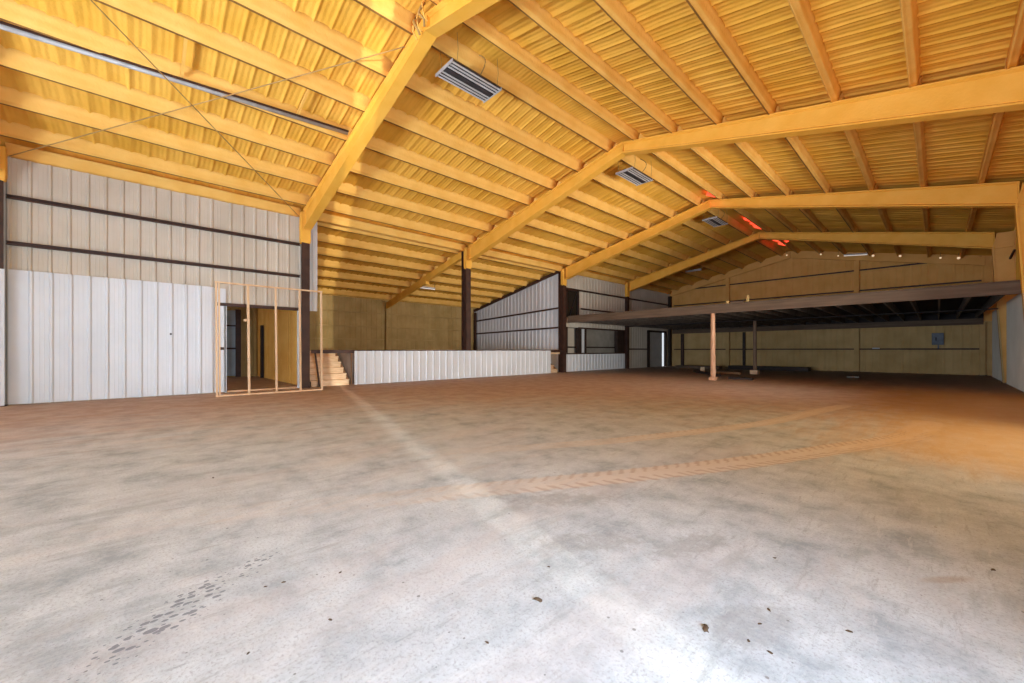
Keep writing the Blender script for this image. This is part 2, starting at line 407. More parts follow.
# ------------------------------------------------------------------ frames: rafters and columns
FR = ['rafter frame just outside the left edge', 'nearest rafter frame', 'second rafter frame', 'third rafter frame', 'farthest free rafter frame']
def zbot(x):                                # bottom of the tapered rafters
    t = abs(x - XRIDGE) / 7.55
    return 6.93 - (6.93 - 5.0) * t
def rafter(fi, side):
    y = FY[fi]; xe = XL + .32 if side < 0 else XR - .5
    nm = 'left' if side < 0 else 'right'
    t = thing('rafter_beam', f'yellow sprayed rafter of the {FR[fi]}, {nm} slope', 'rafter', (XRIDGE + side * 3, y, zbot(XRIDGE + side * 3)), 'roof rafters')
    xs = [XRIDGE + side * .002 + (xe - XRIDGE) * i / 12 for i in range(13)]
    web, bf, tf = MB(), MB(), MB()
    web.strip([[(x, y - .045, zbot(x) + .02), (x, y + .045, zbot(x) + .02), (x, y + .045, ztop(x) - .02), (x, y - .045, ztop(x) - .02)] for x in xs])
    j = lambda x, k: .006 * noise.noise((x * 2, y, k))
    bf.strip([[(x, y - .12 + j(x, 1), zbot(x) + j(x, 2)), (x, y + .12 + j(x, 3), zbot(x) + j(x, 4)), (x, y + .12, zbot(x) + .035), (x, y + .05, zbot(x) + .075), (x, y - .05, zbot(x) + .075), (x, y - .12, zbot(x) + .035)] for x in xs])
    tf.strip([[(x, y - .11, ztop(x) - .03), (x, y - .05, ztop(x) - .06), (x, y + .05, ztop(x) - .06), (x, y + .11, ztop(x) - .03), (x, y + .11, ztop(x)), (x, y - .11, ztop(x))] for x in xs])
    part(web, 'web', 'foam_beam', t); part(bf, 'bottom_flange', 'foam_beam', t, smooth=False); part(tf, 'top_flange', 'foam_beam', t)
    ep = MB().box(*sorted((XRIDGE + side * .003, XRIDGE + side * .028)), y - .1, y + .1, zbot(XRIDGE) + .01, ztop(XRIDGE) - .004)
    part(ep, 'ridge_end_plate', 'foam_beam', t)
    kp = MB().box(*sorted((xe - side * .03, xe - side * .002)), y - .1, y + .1, zbot(xe) + .0, ztop(xe) - .004)
    part(kp, 'knee_end_plate', 'foam_beam', t)
for fi in range(5):
    for sd in (-1, 1): rafter(fi, sd)

def left_column(fi, zc):
    y = FY[fi]; x0, x1 = XL - .18, XL + .18
    t = thing('steel_column', f'dark brown steel column with yellow foam at its head, under the left end of the {FR[fi]}', 'column', ((x0 + x1) / 2, y, 0), 'left columns')
    zt = ztop(XL) - .01
    part(MB().box(x0 + .012, x1 - .012, y - .012, y + .012, .02, zt - .02), 'web', 'primer', t)
    part(MB().box(x0, x0 + .014, y - .12, y + .12, .02, zt), 'flange', 'primer', t)
    part(MB().box(x1 - .014, x1, y - .12, y + .12, .02, zt - .1), 'flange', 'primer', t)
    part(MB().box(x0 - .03, x1 + .03, y - .15, y + .15, 0, .02), 'base_plate', 'primer', t)
    # hand-sprayed foam over the head, ragged lower edge
    mb = MB(); secs = []
    for i in range(9):
        s_ = i / 8; z = zc + (zt + .04 - zc) * s_; w = .055 if i else .02; q = []
        for jx, jy in ((0, -1), (1, -1), (1, 1), (0, 1)):
            ax = (x1 + w * .5) if jx else (x1 - .17); q.append((ax + .012 * noise.noise((z * 4, jx, jy)), y + jy * (.125 + w * .5 + .012 * noise.noise((z * 4, jx * 3, jy * 2))), z + (.07 * noise.noise((jx * 3.1, jy * 2.3, y)) if i == 0 else 0)))
        secs.append(q)
    part(mb.strip(secs), 'foam_coating', 'foam_beam', t, 'yellow sprayed foam on the column head', bevel=.02)
for fi, zc in ((0, 4.9), (1, 4.62), (2, 4.72), (3, 4.72), (4, 4.72)): left_column(fi, zc)

def right_column(fi):
    fm = 'foam_beam' if fi < 4 else 'foam_gable'; y = FY[fi]; zt = ztop(XR - .3)
    t = thing('tapered_column', f'foam coated tapered steel column under the right end of the {FR[fi]}', 'column', (XR - .15, y, 0), 'right columns')
    xi = lambda z: 1.66 - .26 * z / 5.0
    part(MB().prism([(xi(0) + .02, y, .02), (XR - .03, y, .02), (XR - .03, y, zt), (1.5, y, zt), (xi(5) + .02, y, 5)], (0, -.045, 0), (0, .045, 0)), 'web', fm, t)
    for za, zb, q, mm in ((.02, 2.7, 'lower_inner_flange', 'foam_lower' if fi > 2 else fm), (2.7, 5.0, 'upper_inner_flange', fm)):
        part(MB().prism([(xi(za) - .02, y, za), (xi(za) + .02, y, za), (xi(zb) + .02, y, zb), (xi(zb) - .02, y, zb)], (0, -.12, 0), (0, .12, 0)), q, mm, t)
    part(MB().box(XR - .05, XR - .02, y - .12, y + .12, .02, zt), 'outer_flange', fm, t)
    part(MB().bar((xi(5), y, 5.0), (1.53, y, zt - .01), .22, .035), 'knee_end_plate', fm, t)
    part(MB().box(xi(5), XR - .05, y - .1, y + .1, 4.98, 5.02), 'knee_stiffener', fm, t)
    part(MB().bar((1.80, y - .10, 4.55), (1.88, y - .42, 4.80), .05, .05), 'brace_clip', 'primer', t, 'small dark brace end')
    part(MB().box(xi(0) - .05, XR - .02, y - .15, y + .15, 0, .02), 'base_plate', 'primer', t)
for fi in range(5): right_column(fi)

# aisle rafters and the foam-coated posts at the outer wall (second frame)
for fi in (1, 2):
    y = FY[fi]
    t = thing('aisle_rafter', f'foam coated aisle rafter left of the {FR[fi]}', 'rafter', (-18, y, 4.3), 'aisle rafters')
    sec = lambda xa, xb, dep, hw: MB().strip([[(x, y - hw, ztop(x) - dep), (x, y + hw, ztop(x) - dep), (x, y + hw, ztop(x) - .002), (x, y - hw, ztop(x) - .002)] for x in np.linspace(xa, xb, 8)])
    part(sec(XL - .2, -17.6, .30, .085), 'upper_beam', 'foam_beam', t)
    part(sec(-17.2, XA + .16, .36, .055), 'lower_beam', 'foam_beam', t)
    part(MB().box(-17.65, -17.15, y - .1, y + .1, ztop(-17.4) - .40, ztop(-17.4) - .02), 'splice_plate', 'foam_beam', t)
    t = thing('aisle_post', f'foam coated post at the outer aisle wall in line with the {FR[fi]}', 'post', (XA + .14, y, 0), 'aisle posts')
    part(MB().box(XA + .06, XA + .22, y - .06, y + .06, .0, ztop(XA) - .36), 'shaft', 'foam_wall', t)
    part(MB().box(XA + .03, XA + .28, y - .1, y + .1, ztop(XA) - .36, ztop(XA) - .33), 'cap_plate', 'foam_wall', t)

# ------------------------------------------------------------------ walls
IN = (1, 0)
def wall(name, mb, mat, label): return struct(mb.build(name, mat), label, 'wall')
zt_wall = ztop(XL) - .06
XW = XL - .06
# bay with the doorway: full sheet left of the door, head above it, sliver right of it
D0, D1, DZ = 1.76, 3.62, 2.5
mb = MB()
ribbed(mb, (XW, YF), (XW, D0), 0, zt_wall, IN, phase=.18)
ribbed(mb, (XW, D0), (XW, D1), DZ, zt_wall, IN, phase=.06)
ribbed(mb, (XW, D1), (XW, FY[1] - .02), 0, zt_wall, IN, phase=.05)
wall('wall_left', mb, 'upper', 'upper bounce-tinted white ribbed metal side wall above the liner panel')
# bays behind the cross wall
mb = MB()
A, B_ = FY[3] + .12, FY[4]
ribbed(mb, (XW, A), (XW, 17.12), 0, zt_wall, IN)
ribbed(mb, (XW, 17.12), (XW, 18.24), 2.5, 3.05, IN)
ribbed(mb, (XW, 17.12), (XW, 18.24), 4.6, zt_wall, IN, phase=.02)
ribbed(mb, (XW, 18.24), (XW, B_), 2.5, zt_wall, IN, phase=.02)
ribbed(mb, (XW, B_), (XW, 26.2), 0, zt_wall, IN, phase=.02)
ribbed(mb, (XW, 26.2), (XW, 28.75), 2.57, zt_wall, IN, phase=.02)
ribbed(mb, (XW, 28.75), (XW, FY[5]), 0, zt_wall, IN, phase=.02)
wall('wall_left_rear', mb, 'upper', 'ribbed metal side wall beyond the cross wall, behind the mezzanine')
# cross wall closing the aisle
mb = MB()
ribbed(mb, (XA, FY[3]), (XL - .2, FY[3]), 0, lambda t: ztop(XA + t) + .02, (0, -1), phase=.1)
wall('wall_cross', mb, 'white', 'pale ribbed cross wall with a sloping top closing the side aisle')
# outer wall of the aisle
mb = MB()
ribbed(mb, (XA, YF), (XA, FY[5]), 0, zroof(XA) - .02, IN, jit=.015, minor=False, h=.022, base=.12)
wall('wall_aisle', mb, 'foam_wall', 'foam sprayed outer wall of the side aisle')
# far gable
mb = MB()
def zg(t): return zroof(XL + t) + .02
segs = [XL - .1, XRIDGE - .35, XRIDGE + .35, XR + .05]
for a, c in zip(segs[:-1], segs[1:]):
    ribbed(mb, (a, FY[5]), (c, FY[5]), 2.6, (lambda t, a=a: zroof(a + t) + .02), (0, -1), jit=.012, minor=False, h=.016, base=.12)
wall('wall_far', mb, 'foam_gable', 'foam sprayed gable end wall above the mezzanine')
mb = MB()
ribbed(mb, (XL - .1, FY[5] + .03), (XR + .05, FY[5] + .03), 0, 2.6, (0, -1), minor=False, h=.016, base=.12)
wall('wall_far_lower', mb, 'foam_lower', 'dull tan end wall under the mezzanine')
# right wall with a narrow gap where its sliding doors do not meet
SL0, SL1 = .75, .97
mb = MB()
for a, c, z0 in ((YF, SL0, 0), (SL0, SL1, 4.5), (SL1, FY[1], 0)):
    ribbed(mb, (XR, a), (XR, c), z0, zroof(XR) + .05, (-1, 0), minor=False, h=.03, phase=.02)
wall('wall_right', mb, 'white', 'white ribbed right side wall near the open door')
CW0, CW1, CZ0, CZ1 = 5.6, 10.4, .4, 2.6      # unseen side opening, added to let in warm light
mb = MB()
WW0, WW1, WZ0, WZ1 = 11.2, 15.6, 1.4, 3.0      # second, higher unseen opening, added to light the far end
zr = zroof(XR) + .05
for a, c, z0, z1 in ((FY[1], CW0, 0, zr), (CW0, CW1, 0, CZ0), (CW0, CW1, CZ1, zr), (CW1, WW0, 0, zr), (WW0, WW1, 0, WZ0), (WW0, WW1, WZ1, zr), (WW1, FY[5], 0, zr)):
    ribbed(mb, (XR, a), (XR, c), z0, z1, (-1, 0), minor=False, h=.03, phase=.02)
struct(MB().box(6, 6.3, 1.5, 20, 0, 7).build('wall_sun_blocker', 'upper'), 'plain unseen wall added outside to block sun from the side openings', 'wall')  # unseen wall, added to keep sun out of the side openings
wall('wall_right_rear', mb, 'foam_orange', 'orange foam sprayed right side wall')
# front gable with its wide open door, behind the photographer
mb = MB()
O0, O1, OZ = -10.0, .5, 4.8
for a, c, z0 in ((XA, -20.3, 0), (-20.3, -16.7, 3.2), (-16.7, O0, 0), (O0, XRIDGE - .3, OZ), (XRIDGE - .3, XRIDGE + .3, OZ), (XRIDGE + .3, O1, OZ), (O1, XR + .05, 0)):  # aisle opening at the left is added to light the doorway room
    ribbed(mb, (a, YF), (c, YF), z0, (lambda t, a=a: zroof(a + t) + .05), (0, 1), minor=False)
wall('wall_front', mb, 'upper', 'front gable wall with an open door')
# partition of the doorway room from the aisle
mb = MB()
ribbed(mb, (XA + .05, FY[1] + .12), (XL - .3, FY[1] + .12), 0, lambda t: ztop(XA + t) - .40, (0, -1), jit=.02, minor=False, h=.035)
wall('wall_room', mb, 'foam', 'yellow foam sprayed partition seen through the doorway')
mb = MB()
ribbed(mb, (XW, FY[1] + .15), (XW, FY[1] + .42), 2.5, zt_wall, IN, phase=.09)
wall('trim_1', mb, 'white', 'narrow white metal return strip beside the nearest left column')

# lower liner panels
def liner(name, y0, y1, z1, x, label, group=None, phase=.05, period=.305):
    o = ribbed(MB(), (x, y0), (x, y1), .02, z1, IN, th=.012, phase=phase, period=period).build(name, 'white')
    return tag(o, label, 'wall panel', group)
lp = liner('liner_panel', -2.17, 1.46, 3.0, XL + .02, 'tall white ribbed metal liner panel on the lower left wall', phase=.28, period=.3)
liner('liner_panel', FY[0] - 1.5, -2.19, 2.97, XL + .225, 'cream edge strip of liner panel at the far left of the lower wall')
liner('half_wall_panel', 5.33, 15.5, 1.19, XL + .26, 'long low white ribbed metal half wall in front of the aisle platform')
liner('half_wall_panel', FY[3] + .15, FY[4] - .13, .98, XL + .02, 'short low white ribbed half wall below the dull recessed opening')
part(MB().box(XL + .02, XL + .07, .52, .56, 1.62, 1.67), 'hole_cover', 'slot', lp, 'small dark hole cover')
for (a, b2) in ((1.47, D0 - .02),):
    liner('liner_panel', a, b2, 2.98, XL + .0, 'narrow white liner strip between tall liner panel and doorway')
# right liner
for a, c, w in ((16.95, 23.03, 'in front of the farthest right column'), (23.37, 28.6, 'behind the farthest right column')):
    o = ribbed(MB(), (XR - .22, a), (XR - .22, c), .0, 2.95, (-1, 0), th=.012).build('liner_panel', 'upper')
    tag(o, f'pale ribbed liner panel on the lower right wall {w}', 'wall panel')

# girts: dark channel rails on the walls
def girt(p0, p1, label, group, mat='primer', h=.085, d=.07):
    p0, p1 = Vector(p0), Vector(p1)
    mb = MB(); dv = (p1 - p0).normalized(); sd = dv.cross(Vector((0, 0, 1)))
    prof = [(-d / 2, -h / 2), (d / 2, -h / 2), (d / 2, -h / 2 + .018), (-d / 2 + .016, -h / 2 + .018), (-d / 2 + .016, h / 2 - .018), (d / 2, h / 2 - .018), (d / 2, h / 2), (-d / 2, h / 2)]
    mb.strip([[p + sd * a + Vector((0, 0, c)) for a, c in prof] for p in (p0, p1)])
    return tag(mb.build('wall_girt', mat), label, 'girt', group)
xg = XL + .02
for b_, y0, y1 in ((0, FY[0] + .13, FY[1] - .13),):
    girt((xg, y0, 4.60), (xg, y1, 4.60), 'upper dark brown girt across the near left wall', 'girts of the left wall')
    girt((xg, y0, 3.58), (xg, y1, 3.58), 'lower dark brown girt across the near left wall, just above the liner panel', 'girts of the left wall')
for b_, w in ((3, 'fourth'), (4, 'farthest')):
    y0, y1 = FY[b_] + .13, FY[b_ + 1] - .13
    girt((xg, y0, 4.62), (xg, y1, 4.62), f'upper dark girt on the left wall above the mezzanine, {w} bay', 'girts of the left wall')
    girt((xg, y0 + (1.5 if b_ == 3 else 0), 3.58), (xg, y1, 3.58), f'lower dark girt on the left wall just above the mezzanine deck, {w} bay', 'girts of the left wall')
girt((xg, FY[4] + .13, 1.28), (xg, 26.1, 1.28), 'dark girt on the left wall under the mezzanine beside the far doorway', 'girts of the left wall')
yg = FY[3] - .085
girt((XL - .2, yg, 3.52), (XA + .2, yg, 3.18), 'upper dark girt across the pale cross wall', 'girts of the cross wall')
girt((XL - .2, yg, 2.45), (XA + .2, yg, 2.32), 'lower dark girt across the pale cross wall', 'girts of the cross wall')
o = MB().bar((XL - .2, yg, ztop(XL - .2) - .03), (XA + .05, yg, ztop(XA + .05) - .03), .09, .16).build('cross_rafter', 'primer')
tag(o, 'dark brown sloping beam along the top of the pale cross wall', 'rafter')
t = thing('corner_post', 'dark brown post at the left end of the pale cross wall', 'post', (XA + .22, yg - .05, 0))
part(MB().box(XA + .12, XA + .3, yg - .10, yg + .02, 1.2, ztop(XA) - .14), 'shaft', 'primer', t)
part(MB().box(XA + .08, XA + .34, yg - .12, yg + .03, 1.19, 1.21), 'base_plate', 'primer', t)
# rail on top of the half wall, running over the stair from the near column
t = thing('edge_rail', 'dark brown steel rail along the platform edge above the half wall', 'rail', (XL + .24, 10, 1.2))
part(MB().box(XL + .19, XL + .30, FY[1] + .14, FY[3] - .2, 1.195, 1.225), 'top_flange', 'primer', t)
part(MB().box(XL + .215, XL + .229, FY[1] + .14, FY[3] - .2, 1.11, 1.194), 'web', 'primer', t)
# foam coated girts of the outer aisle wall
for b_ in (1, 2):
    for z, w in ((3.30, 'top'), (2.52, 'middle'), (1.82, 'bottom')):
        girt((XA + .10, FY[b_] + .15, z), (XA + .10, FY[b_ + 1] - .1, z), f'{w} foam coated girt on the outer aisle wall, {"nearer" if b_ == 1 else "farther"} bay', 'girts of the aisle wall', 'foam_wall', h=.06, d=.09)

# ------------------------------------------------------------------ doorway and room behind
dr = thing('door_1', 'dark brown framed doorway opening in the left wall', 'doorway', (XL, 2.8, 0)); dr['kind'] = 'structure'
part(MB().box(XL - .06, XL + .03, D0 - .22, FY[1] - .13, DZ - .02, DZ + .07), 'header', 'primer', dr)
part(MB().box(XL - .07, XL + .0, D0 - .05, D0, 0, DZ - .02), 'jamb', 'white', dr)
part(MB().box(XL - .07, XL + .0, D1, D1 + .05, 0, DZ - .02), 'jamb', 'white', dr)
o = MB().box(XL - .04, XL + .02, D0 - .24, D0 - .06, 1.22, 1.30).build('wall_bracket', 'primer'); tag(o, 'short dark rail stub left of the doorway at waist height', 'bracket')
o = MB().box(XL - .14, XL - .02, D0 + .02, D1 - .02, 0, .04).build('threshold_board', 'stud'); tag(o, 'pale timber board lying across the doorway sill', 'board')
t = thing('sliding_panel', 'blue grey metal door panel at the back of the doorway room', 'door panel', (XA + .2, 2.5, 0))
part(MB().box(XA + .12, XA + .16, 1.9, 3.05, .06, 3.0), 'sheet', 'blue', t)
part(MB().box(XA + .12, XA + .22, 3.05, 3.25, 0, 3.05), 'jamb', 'primer', t)
part(MB().box(XA + .16, XA + .20, 1.9, 3.05, 1.25, 1.33), 'rail', 'dark', t)
part(MB().box(XA + .16, XA + .20, 1.9, 3.05, 2.28, 2.34), 'rail', 'dark', t)
o = MB().box(-20.35, -20.1, FY[1] - .03, FY[1] + .06, 0, 2.3).build('dark_door_leaf', 'dark'); tag(o, 'narrow dark door leaf set in the yellow partition of the doorway room', 'door')

# stud frame standing in front of the doorway
sx = -12.8
t = thing('stud_frame', 'open frame of pale pine studs standing in front of the doorway', 'stud frame', (sx, 2.7, 0))
part(MB().box(sx - .045, sx + .045, 1.38, 4.02, 0, .04), 'bottom_plate', 'stud', t, bevel=.004)
part(MB().box(sx - .045, sx + .045, 1.36, 4.0, 2.97, 3.01), 'top_plate', 'stud', t, bevel=.004)
for y, dx, lean, w in ((1.41, 0, -.02, .04), (1.47, -.0, -.02, .035), (2.12, .0, -.03, .05), (2.78, 0, -.03, .04), (3.40, 0, -.03, .04), (3.99, 0, -.02, .04)):
    part(MB().prism([(sx, y - w / 2, .04), (sx, y + w / 2, .04), (sx, y + w / 2 + lean, 2.97), (sx, y - w / 2 + lean, 2.97)], (-.045, 0, 0), (.045, 0, 0)), 'stud', 'stud', t, bevel=.004)
part(MB().box(sx - .03, sx - .01, 2.0, 2.14, 2.0, 2.06), 'cleat', 'stud', t)

# ------------------------------------------------------------------ aisle platform and stairs
PZ = 1.19
mb = MB()
mb.box(XA + .25, -15.7, FY[1] + .25, 5.38, 0, PZ)
mb.box(XA + .25, XL - .22, 5.38, 15.5, 0, PZ)
mb.box(XA + .25, -15.7, 15.5, FY[3] - .12, 0, PZ)
o = mb.build('loading_platform', 'deck'); tag(o, 'raised platform of the side aisle behind the long half wall', 'platform')
o = MB().box(XL - .075, XL - .045, 5.335, 5.375, 0, PZ).build('corner_board', 'ply'); tag(o, 'brown timber corner board at the near end of the half wall', 'board')
def stairs(y0, y1, label):
    n = 6; rise = PZ / n; run = .265
    t = thing('stair_flight', label, 'stairs', (-14.8, (y0 + y1) / 2, 0))
    for i in range(n):
        x = XL - .12 - i * run
        part(MB().box(x - .03, x, y0 + .05, y1 - .05, i * rise, (i + 1) * rise - .035), 'riser', 'step', t)
        part(MB().box(x - run - .03, x + .03, y0 + .03, y1 - .03, (i + 1) * rise - .035, (i + 1) * rise), 'tread', 'step', t, bevel=.006)
    for yy in (y1 - .045,):
        poly = [(XL - .1, yy, 0), (XL - .1 - n * run, yy, 0), (XL - .1 - n * run, yy, PZ - .04)] 
        poly += [(XL - .12 - i * run - .02, yy, (i + 1) * rise - .05) for i in range(n - 1, -1, -1)]
        part(MB().prism(poly, (0, 0, 0), (0, .03, 0)), 'stringer', 'ply', t)
    return t
stairs(FY[1] + .2, 5.33, 'wooden stair of pale pine boards beside the nearest left column')
stairs(15.55, 16.5, 'narrow wooden stair at the far end of the long half wall')
o = MB().box(XL - .09, XL - .06, 15.55, 16.6, 1.0, 1.1).build('stair_board', 'step'); tag(o, 'pale board across the top of the narrow far stair', 'board')
o = MB().box(-14.6, -14.4, 7.6, 10.0, PZ, PZ + .045).build('plank', 'step'); tag(o, 'long pale plank lying on the aisle platform behind the rail', 'plank')
o = MB().bar((XL - .06, 4.30, .0), (XL - .09, 4.17, 1.11), .05, .04, (1, 0, 0)).build('leaning_bar', 'primer'); tag(o, 'thin dark bar leaning against the rail in front of the pine stair', 'bar')

# ------------------------------------------------------------------ rear left wall: windows and doors
w = thing('window_1', 'dark window high in the left wall above the mezzanine', 'window', (XL - .05, 17.68, 3.05)); w['kind'] = 'structure'
mb = MB()
for a, c, z0, z1 in ((17.12, 17.18, 3.05, 4.6), (18.16, 18.24, 3.05, 4.6), (17.12, 18.24, 3.05, 3.12), (17.12, 18.24, 4.52, 4.6)): mb.box(XL - .1, XL + .0, a, c, z0, z1)
part(mb, 'frame', 'dark', w)
part(MB().box(XL - .085, XL - .07, 17.17, 18.17, 3.1, 4.54), 'pane', 'glass', w)
part(MB().bar((XL - .06, 17.45, 3.1), (XL - .06, 18.1, 4.5), .02, .06, (1, 0, 0)), 'mullion', 'dark', w)
w = thing('window_2', 'wide recessed opening with dark jambs below the mezzanine', 'window', (XL - .1, 20, 1.0)); w['kind'] = 'structure'
part(MB().box(XL - .34, XL - .30, FY[3] + .2, FY[4] - .1, .9, 2.62), 'infill_board', 'board', w)
for a, c in ((18.15, 18.45), (18.72, 18.92), (22.2, 22.95)): part(MB().box(XL - .2, XL + .01, a, c, .98, 2.5), 'jamb', 'dark', w)
part(MB().box(XL - .03, XL + .0, 18.45, 18.72, 1.06, 2.43), 'light_strip', 'white', w, 'white strip between the dark jambs')
part(MB().box(XL - .1, XL + .02, FY[3] + .16, FY[4] - .13, .98, 1.05), 'sill', 'primer', w)
part(MB().box(XL - .1, XL + .02, 18.2, FY[4] - .13, 2.44, 2.52), 'header', 'primer', w)
part(MB().box(XL - .25, XL - .18, FY[3] + .2, FY[4] - .1, 1.34, 1.42), 'rail', 'dark', w)
part(MB().box(XL - .2, XL + .01, 17.05, 17.2, 1.06, 2.5), 'jamb', 'dark', w)
part(MB().box(XL - .29, XL - .27, 16.95, 18.1, .98, 2.45), 'side_panel', 'upper', w, 'pale panel left of the dark jambs')
d2 = thing('door_2', 'white sectional door in a dark frame at the far end of the left wall', 'door', (XL, 27.5, 0)); d2['kind'] = 'structure'
for a, c, z0, z1 in ((26.1, 26.3, 0, 2.6), (28.65, 28.85, 0, 2.6), (26.1, 28.85, 2.5, 2.62)): part(MB().box(XL - .12, XL + .05, a, c, z0, z1), 'jamb' if z0 == 0 else 'header', 'dark', d2)
for i in range(5): part(MB().box(XL - .10, XL - .06, 26.3, 28.35, .005 + i * .499, .003 + (i + 1) * .499), 'section', 'doorpaint', d2, bevel=.008)
part(MB().box(XL - .10, XL - .07, 28.35, 28.65, .01, 2.5), 'daylight_gap', 'day', d2, 'bright strip of daylight beside the door')
t = thing('steel_column', 'dark steel corner column where the left wall meets the end wall', 'column', (XL + .05, FY[5] - .2, 0), 'left columns')
part(MB().box(XL - .03, XL + .12, FY[5] - .36, FY[5] - .1, .015, 5.3), 'shaft', 'dark', t)
part(MB().box(XL - .05, XL + .15, FY[5] - .4, FY[5] - .06, 0, .015), 'base_plate', 'dark', t)

MZ_DECK = 3.03
# ------------------------------------------------------------------ far end wall members
ye = FY[5] - .08
for z, w in ((5.72, 'top'), (4.57, 'second'),):
    for a, c, q in ((XL + .3, -9.98, 'left'), (-9.74, -3.23, 'middle'), (-2.99, XR - .5, 'right')):
        if z > 5 and q == 'left': c = -9.98; a = -13.2
        girt((c, ye, z), (a, ye, z), f'{w} dark girt on the gable end wall, {q} third', 'girts of the end wall', 'primer', h=.07)
for a, c, q in ((XL + .3, -9.98, 'left'), (-9.74, -3.23, 'middle'), (-2.99, XR - .5, 'right')):
    girt((c, ye, 1.27), (a, ye, 1.27), f'dark girt at waist height on the end wall under the mezzanine, {q} third', 'girts of the end wall', 'dark', h=.07)
for x, w in ((-9.86, 'left'), (-3.11, 'right')):
    t = thing('end_wall_post', f'foam coated wind post on the gable end wall, {w} one', 'post', (x, ye, 0), 'end wall posts')
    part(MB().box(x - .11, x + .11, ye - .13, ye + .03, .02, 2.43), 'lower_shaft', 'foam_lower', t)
    part(MB().box(x - .11, x + .11, ye - .13, ye + .03, MZ_DECK + .04, ztop(x) - .31), 'upper_shaft', 'foam_gable', t)
    part(MB().box(x - .14, x + .14, ye - .16, ye + .04, 0, .02), 'base_plate', 'primer', t)
t = thing('end_wall_post', 'dark brown wind post under the mezzanine near the far left corner', 'post', (-13.0, ye, 0), 'end wall posts')
part(MB().box(-13.1, -12.9, ye - .12, ye + .03, .02, 2.42), 'shaft', 'primer', t); part(MB().box(-13.14, -12.86, ye - .15, ye + .04, 0, .02), 'base_plate', 'primer', t)
t = thing('end_wall_post', 'slim dark post under the mezzanine right of the left wind post', 'post', (-8.85, ye, 0), 'end wall posts')
part(MB().box(-8.92, -8.78, ye - .12, ye + .03, .02, 2.42), 'shaft', 'dark', t); part(MB().box(-8.96, -8.74, ye - .15, ye + .04, 0, .02), 'base_plate', 'dark', t)
t = thing('end_wall_post', 'dark corner post under the mezzanine where the end wall meets the right wall', 'post', (1.5, ye, 0), 'end wall posts')
part(MB().box(1.38, 1.56, ye - .16, ye + .0, .02, 2.6), 'shaft', 'foam_lower', t); part(MB().box(1.34, 1.6, ye - .2, ye + .02, 0, .02), 'base_plate', 'primer', t)
for side, nm in ((-1, 'left'), (1, 'right')):
    xe = XL + .2 if side < 0 else XR - .4
    xs = np.linspace(XRIDGE + side * .01, xe, 8)
    o = MB().strip([[(x, ye - .12, ztop(x) - .30), (x, ye + .02, ztop(x) - .30), (x, ye + .02, ztop(x) + .12), (x, ye - .12, ztop(x) + .12)] for x in xs]).build('gable_rafter', 'foam_gable')
    tag(o, f'foam coated end rafter on the gable wall, {nm} slope', 'rafter', 'gable rafters')
t = thing('electric_panel', 'grey electric panel box on the far end wall near the right corner', 'electric panel', (0, ye - .1, 1.45))
part(MB().box(-.2, .22, ye - .13, FY[5] - .005, 1.48, 2.08), 'box', 'grey', t, bevel=.01)
part(MB().box(-.17, .19, ye - .145, ye - .128, 1.52, 2.04), 'door', 'grey', t, bevel=.006)
part(MB().box(-.08, -.02, ye - .16, ye - .144, 1.7, 1.86), 'handle', 'slot', t)
part(MB().box(.0, .06, ye - .12, ye - .06, 1.30, 1.48), 'conduit', 'grey', t)

# ------------------------------------------------------------------ mezzanine
MY0, MY1, MX0, MX1, MZ = FY[3] + .15, FY[5] - .24, XL + .24, 1.50, 3.03
t = thing('mezzanine_floor', 'timber mezzanine floor across the far end of the hall', 'mezzanine', (-6, MY0, 2.68))
part(MB().box(MX0, MX1, MY0, MY0 + .09, 2.70, MZ), 'rim_beam', 'mezz', t, bevel=.01)
part(MB().box(MX0, MX1, MY0 - .02, MY1, MZ + .001, MZ + .035), 'deck', 'mezz', t)
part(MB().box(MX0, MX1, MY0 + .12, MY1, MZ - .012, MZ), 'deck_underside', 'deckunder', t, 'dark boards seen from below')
x = MX0 + .3; 
while x < MX1 - .1:
    part(MB().box(x, x + .05, MY0 + .092, MY1 - .062, 2.74, MZ - .013), 'joist', 'joist', t); x += .61
part(MB().box(MX0, MX1, MY1 - .06, MY1, 2.44, 2.74), 'ledger', 'mezz', t)
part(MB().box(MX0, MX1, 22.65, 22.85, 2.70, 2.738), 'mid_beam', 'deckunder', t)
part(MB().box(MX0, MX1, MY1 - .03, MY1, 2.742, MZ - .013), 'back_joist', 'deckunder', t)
def post(name, x, y, zt, r0, r1, mat, label, group):
    t = thing(name, label, 'post', (x, y, 0), group)
    secs = []
    for i in range(9):
        s_ = i / 8; r = r0 + (r1 - r0) * s_; z = .0 + zt * s_
        secs.append([(x + r * math.cos(a) * (1 + .06 * noise.noise((z, a, x))) + .012 * noise.noise((z, 1, y)), y + r * math.sin(a), z) for a in [2 * math.pi * k / 12 for k in range(12)]])
    part(MB().strip(secs), 'shaft', mat, t, smooth=True)
    return t
p = post('timber_post', -6.2, MY0 + .02, 2.70, .10, .08, 'post', 'pale round timber post under the front edge of the mezzanine', 'mezzanine posts')
part(MB().box(-6.32, -6.08, MY0 - .10, MY0 + .14, 0, .12), 'foot_block', 'post', p)
p = post('timber_post', -6.32, 22.75, 2.698, .09, .08, 'postdark', 'darker timber post on a pale block, deeper under the mezzanine', 'mezzanine posts')
part(MB().box(-6.50, -6.16, 22.55, 22.95, 0, .2), 'foot_block', 'step', p, 'pale wooden block under the post')
